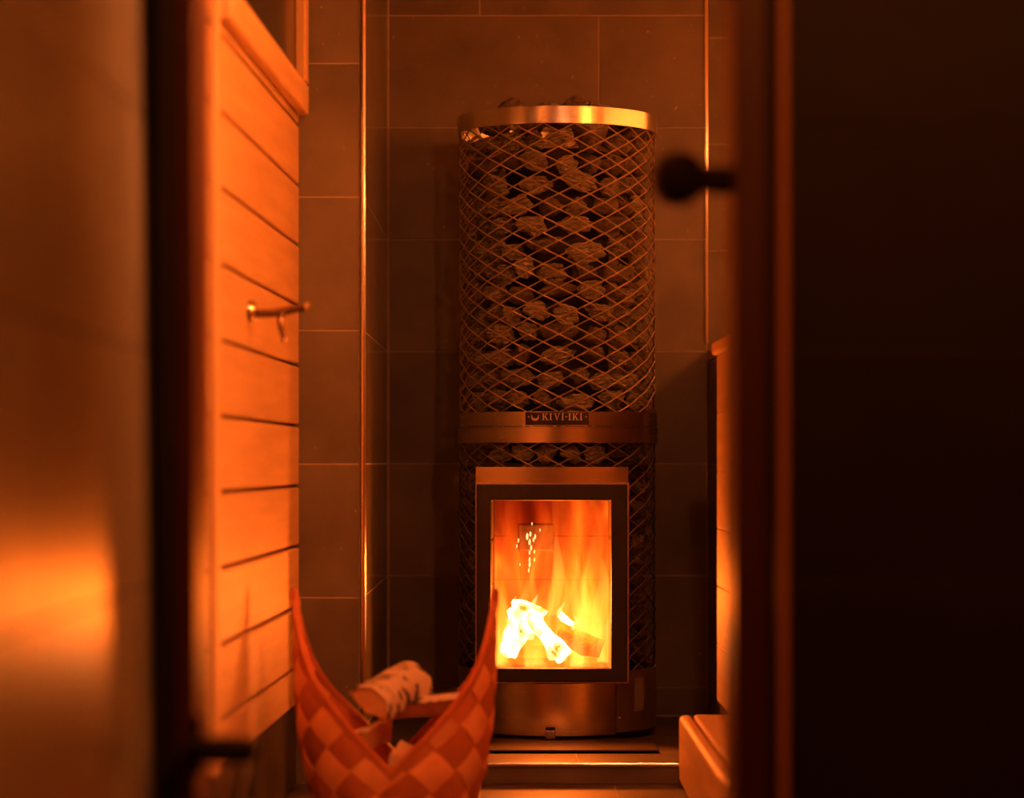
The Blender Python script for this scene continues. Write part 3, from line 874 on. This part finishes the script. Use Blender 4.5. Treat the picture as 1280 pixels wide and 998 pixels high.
def flame_mat():
    """glowing gas: emission only, hot and yellow low down, red and thin above"""
    m = bpy.data.materials.new('flames'); m.use_nodes = True
    nt = m.node_tree; nt.nodes.clear(); L = nt.links.new
    tc = N(nt, 'ShaderNodeTexCoord'); sep = N(nt, 'ShaderNodeSeparateXYZ')
    L(tc.outputs['Generated'], sep.inputs[0])
    # slow sideways waver
    mp = N(nt, 'ShaderNodeMapping'); mp.inputs['Scale'].default_value = (3.0, 2.0, 1.1); mp.inputs['Location'].default_value = (.35, .2, .62)
    L(tc.outputs['Generated'], mp.inputs['Vector'])
    nz = N(nt, 'ShaderNodeTexNoise'); nz.inputs['Scale'].default_value = 1.35; nz.inputs['Detail'].default_value = 3
    nz.inputs['Distortion'].default_value = 1.1
    L(mp.outputs[0], nz.inputs['Vector'])
    # fuel = 1.25*(noise-.5)*k + (1 - h*..)
    h = N(nt, 'ShaderNodeMapRange'); h.inputs['From Min'].default_value = .0; h.inputs['From Max'].default_value = 1.0
    h.inputs['To Min'].default_value = .80; h.inputs['To Max'].default_value = .04
    L(sep.outputs['Z'], h.inputs['Value'])
    # taller flames towards the right-hand side
    rx = N(nt, 'ShaderNodeMath', operation='MULTIPLY_ADD'); rx.inputs[1].default_value = .16; rx.inputs[2].default_value = -.08
    L(sep.outputs['X'], rx.inputs[0])
    nn = N(nt, 'ShaderNodeMath', operation='MULTIPLY_ADD'); nn.inputs[1].default_value = 2.6; nn.inputs[2].default_value = -1.3
    L(nz.outputs['Fac'], nn.inputs[0])
    s1 = N(nt, 'ShaderNodeMath', operation='ADD'); L(h.outputs[0], s1.inputs[0]); L(rx.outputs[0], s1.inputs[1])
    s2 = N(nt, 'ShaderNodeMath', operation='ADD'); L(s1.outputs[0], s2.inputs[0]); L(nn.outputs[0], s2.inputs[1])
    rp = N(nt, 'ShaderNodeValToRGB'); e = rp.color_ramp.elements
    e[0].position = .10; e[0].color = (1, .03, .002, 1)
    e[1].position = 1.0; e[1].color = (1, .46, .07, 1)
    k = e.new(.38); k.color = (1, .075, .003, 1)
    k = e.new(.70); k.color = (1, .24, .012, 1)
    L(s2.outputs[0], rp.inputs['Fac'])
    st_ = N(nt, 'ShaderNodeMapRange'); st_.inputs['From Min'].default_value = .08; st_.inputs['From Max'].default_value = 1.0
    st_.inputs['To Min'].default_value = .5; st_.inputs['To Max'].default_value = 18.0
    L(s2.outputs[0], st_.inputs['Value'])
    em_ = N(nt, 'ShaderNodeEmission'); L(rp.outputs['Color'], em_.inputs[0]); L(st_.outputs[0], em_.inputs[1])
    o = N(nt, 'ShaderNodeOutputMaterial'); L(em_.outputs[0], o.inputs['Volume'])
    try: m.cycles.volume_step_rate = .25
    except Exception: pass
    return m
fire = empty('fire', (DX, 6.40, FZ0)); tag(fire, 'bright yellow and orange fire burning behind the stove glass', 'fire', kind='stuff')
obj('flames', box(FX0 + .014, FX1 - .014, FY0 + .01, FY1 - .03, FZ0 + .02, FZ1 - .004), flame_mat(), fire)['kind'] = 'stuff'
def tongue(p0, p1, r, seed):
    b = bmesh.new(); p0, p1 = Vector(p0), Vector(p1); rings = []
    for i in range(15):
        f = i / 14
        c = p0.lerp(p1, f) + Vector((.012 * math.sin(f * 5 + seed), .006 * math.cos(f * 4 + seed), 0)) * f
        rr = r * (math.sin(math.pi * min(1, .18 + f * .82)) ** .8) * (1 - .35 * f) + .0006
        rings.append([b.verts.new(c + Vector((rr * math.cos(a), rr * .8 * math.sin(a), 0))) for a in [2 * math.pi * k / 12 for k in range(12)]])
    for i in range(14):
        for k in range(12):
            b.faces.new((rings[i][k], rings[i][(k + 1) % 12], rings[i + 1][(k + 1) % 12], rings[i + 1][k]))
    b.faces.new(rings[0][::-1]); b.faces.new(rings[-1])
    bmesh.ops.recalc_face_normals(b, faces=b.faces)
    return b
def tongue_mat():
    m = bpy.data.materials.new('flame_tongue'); m.use_nodes = True
    nt = m.node_tree; nt.nodes.clear()
    e = N(nt, 'ShaderNodeEmission'); o = N(nt, 'ShaderNodeOutputMaterial')
    e.inputs[0].default_value = (1, .46, .07, 1); e.inputs[1].default_value = 21
    nt.links.new(e.outputs[0], o.inputs['Volume'])
    return m
tm = tongue_mat()
hot = tongue_mat(); hot.name = 'white_hot_flame'
for n_ in hot.node_tree.nodes:
    if n_.type == 'EMISSION':
        n_.inputs[0].default_value = (1, .60, .24, 1); n_.inputs[1].default_value = 120
for i, (x0, y0, x1, y1, r) in enumerate(((640, 822, 650, 744, .022), (662, 800, 668, 742, .015), (634, 815, 632, 770, .013), (690, 826, 676, 778, .014), (703, 778, 700, 752, .008), (716, 790, 719, 768, .006))):
    obj('flame', tongue(fpt(x0, y0, 6.335), fpt(x1, y1, 6.335), r, i * 2.3), hot, fire)
for i, (x0, y0, x1, y1, r) in enumerate(((690, 770, 702, 664, .020), (668, 765, 669, 700, .010), (722, 780, 716, 690, .013), (745, 800, 755, 694, .024),
                                         (632, 800, 627, 722, .016), (735, 770, 730, 705, .014), (650, 790, 655, 720, .016), (705, 775, 708, 712, .012))):
    obj('flame', tongue(fpt(x0, y0, 6.39), fpt(x1, y1, 6.39), r, i * 1.7), tm, fire)
sparks = [(659, 671, 2.6), (663, 668, 2), (648, 676, 1.6), (646, 683, 1.4), (662, 678, 2.4), (667, 675, 1.8), (664, 685, 2), (662, 691, 1.8), (668, 690, 1.5),
          (662, 700, 2), (662, 706, 2.2), (661, 713, 1.6), (668, 700, 1.4), (665, 655, 1.2), (650, 706, 1.1), (669, 671, 1.8), (675, 663, 1.2)]
sb = bmesh.new()
for i, (x, y, r) in enumerate(sparks):
    q = fpt(x, y, 6.385)
    bmesh.ops.create_icosphere(sb, subdivisions=1, radius=r * .0013, matrix=Matrix.Translation(q) @ Matrix.Diagonal((1, 1, 2.8, 1)))
obj('sparks', sb, emit('spark_glow', (1, .55, .22), 3.0), fire)['kind'] = 'stuff'
ld = bpy.data.lights.new('fire_glow', 'POINT'); ld.energy = FIRE_WATTS; ld.color = FIRE_COLOR; ld.shadow_soft_size = .06
lo = bpy.data.objects.new('fire_glow', ld); lo.location = (DX + .005, 6.30, .40); link(lo, fire)

# ------------------------------------------------------------------ robe hook on the wooden wall
hy = 4.872; hu = (hy - WA.y) / wu.y
hp = WA + wu * hu + Vector((0, 0, 1.012))
hk = empty('robe_hook', hp); tag(hk, 'robe hook with a bright round base and dark arm on the wooden wall', 'hook')
def hpnt(out, along, up): return hp + wn_ * out + wu * along + Vector((0, 0, up))
b = lathe([(0, .0005), (.019, .0005), (.021, .003), (.019, .010), (.012, .016), (0, .018)], (0, 0, 0), 'X', 32)
rot = Matrix.Rotation(math.atan2(wn_.y, wn_.x), 4, 'Z')
bmesh.ops.transform(b, matrix=Matrix.Translation(hp) @ rot, verts=b.verts)
obj('rosette', b, 'chrome', hk, True)
obj('arm', tube([hpnt(.012, 0, -.006), hpnt(.05, 0, -.005), (hpnt(.085, 0, .002)), hpnt(.108, 0, .006)], [.0085, .0075, .0075, .007], 16), 'hook', hk, True)
obj('arm_knob', lathe([(0, -.008), (.006, -.006), (.0085, 0), (.006, .006), (0, .008)], hpnt(.114, 0, .008), 'X', 24), 'chrome', hk, True)
obj('prong', tube([hpnt(.066, 0, -.004), hpnt(.062, -.004, -.018), hpnt(.064, -.008, -.034), hpnt(.070, -.014, -.050), hpnt(.071, -.016, -.060)],
                  [.0065, .006, .0055, .0055, .005], 14), 'hook', hk, True)

# ------------------------------------------------------------------ woven log basket
BX, BY = -.231, 5.05
bk = empty('log_basket', (BX, BY, 0)); tag(bk, 'boat-shaped log basket woven of wide wooden strips with two raised tips', 'basket')
def interp(t, tab):
    for (a, va), (b_, vb) in zip(tab[:-1], tab[1:]):
        if t <= b_:
            f = max(0, (t - a) / (b_ - a)); f = f * f * (3 - 2 * f) if False else f
            return va + (vb - va) * f
    return tab[-1][1]
AT = [(0, .125), (.03, .145), (.064, .160), (.124, .178), (.206, .190), (.293, .196), (.48, .198)]
BT = [(0, .10), (.03, .12), (.064, .135), (.124, .147), (.2, .148), (.3, .142), (.48, .12)]
def rim(c):
    u = abs(c)
    return .1315 + .213 * u + .117 * u ** 9
def bsurf(th, z, off=0.0):
    c, s = math.cos(th), math.sin(th)
    def q(th_, z_):
        c_, s_ = math.cos(th_), math.sin(th_)
        a, b_ = interp(z_, AT), interp(z_, BT)
        p = 1.0 + min(1, z_ / .3) * .45
        return Vector((BX + a * math.copysign(abs(c_) ** .92, c_), BY - b_ * math.copysign(abs(s_) ** p, s_), z_))
    P = q(th, z)
    if off:
        e = .01
        n = (q(th + e, z) - q(th - e, z)).cross(q(th, z + .005) - q(th, max(0, z - .005)))
        if n.length > 1e-12:
            n.normalize()
            if n.dot(Vector((c, -s, 0))) < 0: n = -n
            P = P + n * off
    return P
NS = 11                                   # strips each way
PER = .94; DIA = PER / NS                 # cell diagonal along the rim
def strip(fam, i, mat):
    """one diagonal strip climbing round the basket, over and under its neighbours"""
    SUB, ACR = 4, 3
    hmax = .49
    ncell = int(hmax / DIA * 2) + 2
    grid = {}
    inset = .035
    for m in range(ncell * SUB + 1):
        run = m / SUB                     # cells travelled
        for k in range(ACR + 1):
            w_ = inset + (1 - 2 * inset) * k / ACR
            # a = s+t, b = s-t in cell units; fam 0: a fixed, climbs with -b ; fam 1: b fixed
            if fam == 0:
                a_, b__ = i + w_, i + 1 - run
            else:
                b__, a_ = i + w_, i + run
            s_ = (a_ + b__) / 2; t_ = (a_ - b__) / 2
            z = t_ * DIA
            th = 2 * math.pi * s_ / NS
            cell = math.floor(run) if run < ncell else ncell - 1
            ph = math.pi * (run + i)
            over = abs(math.sin(math.pi * run)) * (1 if int(math.floor(run)) % 2 == (0 if fam == 0 else 1) else -1)
            off = .0030 * max(-1, min(1, over * 1.6)) + .0008 * math.sin(math.pi * k / ACR)
            grid[(m, k)] = (th, z, off)
    vv = {}
    ok = set()
    for m in range(ncell * SUB):
        for k in range(ACR):
            c = [(m, k), (m + 1, k), (m + 1, k + 1), (m, k + 1)]
            if all(grid[q][1] >= rim(math.cos(grid[q][0])) for q in c) or all(grid[q][1] <= .002 for q in c):
                continue
            ok.add((m, k))
    while ok:
        todo = [ok.pop()]; part = set(todo)
        while todo:
            m, k = todo.pop()
            for nb in ((m - 1, k), (m + 1, k), (m, k - 1), (m, k + 1)):
                if nb in ok:
                    ok.discard(nb); part.add(nb); todo.append(nb)
        if len(part) < 3:
            continue
        b = bmesh.new(); vv.clear()
        def V(m, k, side):
            key = (m, k, side)
            if key not in vv:
                th, z, off = grid[(m, k)]
                zc = min(max(z, .002), rim(math.cos(th)))
                vv[key] = b.verts.new(bsurf(th, zc, off + (.0011 if side else -.0011)))
            return vv[key]
        for (m, k) in sorted(part):
            c = [(m, k), (m + 1, k), (m + 1, k + 1), (m, k + 1)]
            b.faces.new([V(*q, 1) for q in c]); b.faces.new([V(*q, 0) for q in reversed(c)])
            for (nb, e0, e1) in (((m - 1, k), c[0], c[3]), ((m + 1, k), c[2], c[1]), ((m, k - 1), c[1], c[0]), ((m, k + 1), c[3], c[2])):
                if nb not in part:
                    b.faces.new((V(*e0, 1), V(*e0, 0), V(*e1, 0), V(*e1, 1)))
        bmesh.ops.recalc_face_normals(b, faces=b.faces)
        obj('strip', b, mat, bk, True)
for i in range(NS):
    strip(0, i, 'strip_b')
    strip(1, i, 'strip_a')
# rim: a narrow folded strip along the edge, front and back
for half in (0, 1):
    b = bmesh.new(); n = 60; rings = []
    for k in range(n + 1):
        th = math.pi * k / n + math.pi * half
        zr = rim(math.cos(th))
        rings.append([b.verts.new(bsurf(th, zr - dz, off)) for dz, off in ((.018, .0055), (.0, .0062), (-.003, .0), (.0, -.0062), (.018, -.0055))])
    for k in range(n):
        for q in range(4):
            b.faces.new((rings[k][q], rings[k][q + 1], rings[k + 1][q + 1], rings[k + 1][q]))
    bmesh.ops.recalc_face_normals(b, faces=b.faces)
    obj('rim_strip', b, 'strip_b', bk, True)
for s in (-1, 1):                         # lashed tips
    x = BX + s * .198
    obj('tip', tube([(x - s * .003, BY, .440), (x - s * .001, BY, .457), (x, BY, .469), (x, BY, .475)], [.009, .0085, .007, .003], 14), 'strip_b', bk, True)
b = bmesh.new()
vs = [b.verts.new(bsurf(2 * math.pi * k / 48, .004)) for k in range(48)]
b.faces.new(vs)
bmesh.ops.solidify(b, geom=list(b.faces), thickness=.003)
obj('bottom', b, 'strip_b', bk)

# ------------------------------------------------------------------ firewood in the basket: split birch logs
def birch(center, dirv, roll, r, ln, wedge, label, seed):
    """wedge: fraction of a full round kept; bark on the round side, wood on the split faces and ends"""
    d = Vector(dirv).normalized()
    up = Vector((0, 0, 1)); s = d.cross(up).normalized(); w = s.cross(d)
    c = Vector(center)
    g = empty('birch_log', c); tag(g, label, 'firewood', 'birch logs in the basket')
    half = math.pi * wedge
    def prof(rr, lo, hi, n):
        return [(rr * math.cos(a), rr * math.sin(a)) for a in [lo + (hi - lo) * k / n for k in range(n + 1)]]
    def W3(x, y, t):
        a = roll
        X = x * math.cos(a) - y * math.sin(a); Y = x * math.sin(a) + y * math.cos(a)
        return c + s * X + w * Y + d * t
    nz = lambda k, t: 1 + .07 * noise.noise(Vector((k * .6, t * 14, seed * 5.3)))
    # bark shell
    b = bmesh.new(); n = 14; m = 10; rings = []
    for i in range(m + 1):
        t = -ln / 2 + ln * i / m
        o_ = prof(r, math.pi / 2 - half, math.pi / 2 + half, n)
        i_ = prof(r * .93, math.pi / 2 - half, math.pi / 2 + half, n)
        te = t - (.006 * noise.noise(Vector((seed, i, 3))) if 0 < i < m else 0)
        rings.append(([b.verts.new(W3(x * nz(k, t), y * nz(k, t), te + (.007 * noise.noise(Vector((k * .9, seed, i))) if i in (0, m) else 0))) for k, (x, y) in enumerate(o_)],
                      [b.verts.new(W3(x * nz(k, t), y * nz(k, t), te)) for k, (x, y) in enumerate(i_)]))
    for i in range(m):
        (o0, i0), (o1, i1) = rings[i], rings[i + 1]
        for k in range(n):
            b.faces.new((o0[k], o0[k + 1], o1[k + 1], o1[k])); b.faces.new((i0[k + 1], i0[k], i1[k], i1[k + 1]))
        b.faces.new((o0[0], o1[0], i1[0], i0[0])); b.faces.new((o0[n], i0[n], i1[n], o1[n]))
    for e in (0, m):
        o0, i0 = rings[e]
        for k in range(n):
            b.faces.new((o0[k], i0[k], i0[k + 1], o0[k + 1]))
    bmesh.ops.recalc_face_normals(b, faces=b.faces)
    obj('bark', b, 'bark', g, True)
    b = bmesh.new(); rings = []
    for i in range(m + 1):
        t = -ln / 2 + .004 + (ln - .008) * i / m
        pts = [(x * .925 * nz(k, t), y * .925 * nz(k, t)) for k, (x, y) in enumerate(prof(r, math.pi / 2 - half, math.pi / 2 + half, n))]
        core = (.06 * r * noise.noise(Vector((t * 20, seed, 0))), -.1 * r + .1 * r * noise.noise(Vector((t * 16, seed, 5))))
        if wedge < .95: pts.append(core)
        rings.append([b.verts.new(W3(x, y, t)) for x, y in pts])
    q = len(rings[0])
    for i in range(m):
        for k in range(q):
            b.faces.new((rings[i][k], rings[i][(k + 1) % q], rings[i + 1][(k + 1) % q], rings[i + 1][k]))
    b.faces.new(rings[0][::-1]); b.faces.new(rings[-1])
    bmesh.ops.recalc_face_normals(b, faces=b.faces)
    obj('heartwood', b, 'split', g, True)
birch((-.246, 5.075, .255), (.34, .9, .14), -.55, .050, .22, .42, 'birch log with peeling white bark on top of the basket', 1)
birch((-.172, 5.095, .222), (.9, .38, .06), .2, .036, .20, .30, 'split birch log leaning against the right side of the basket', 2)
birch((-.270, 5.03, .165), (.25, .95, .05), .8, .042, .20, .32, 'split birch log low at the left inside the basket', 3)
birch((-.190, 5.03, .145), (.05, 1, .02), 2.2, .042, .19, .36, 'dark split log low at the right inside the basket', 4)
birch((-.235, 5.06, .075), (.1, 1, 0), .0, .047, .18, .5, 'half-round log at the bottom of the basket', 5)
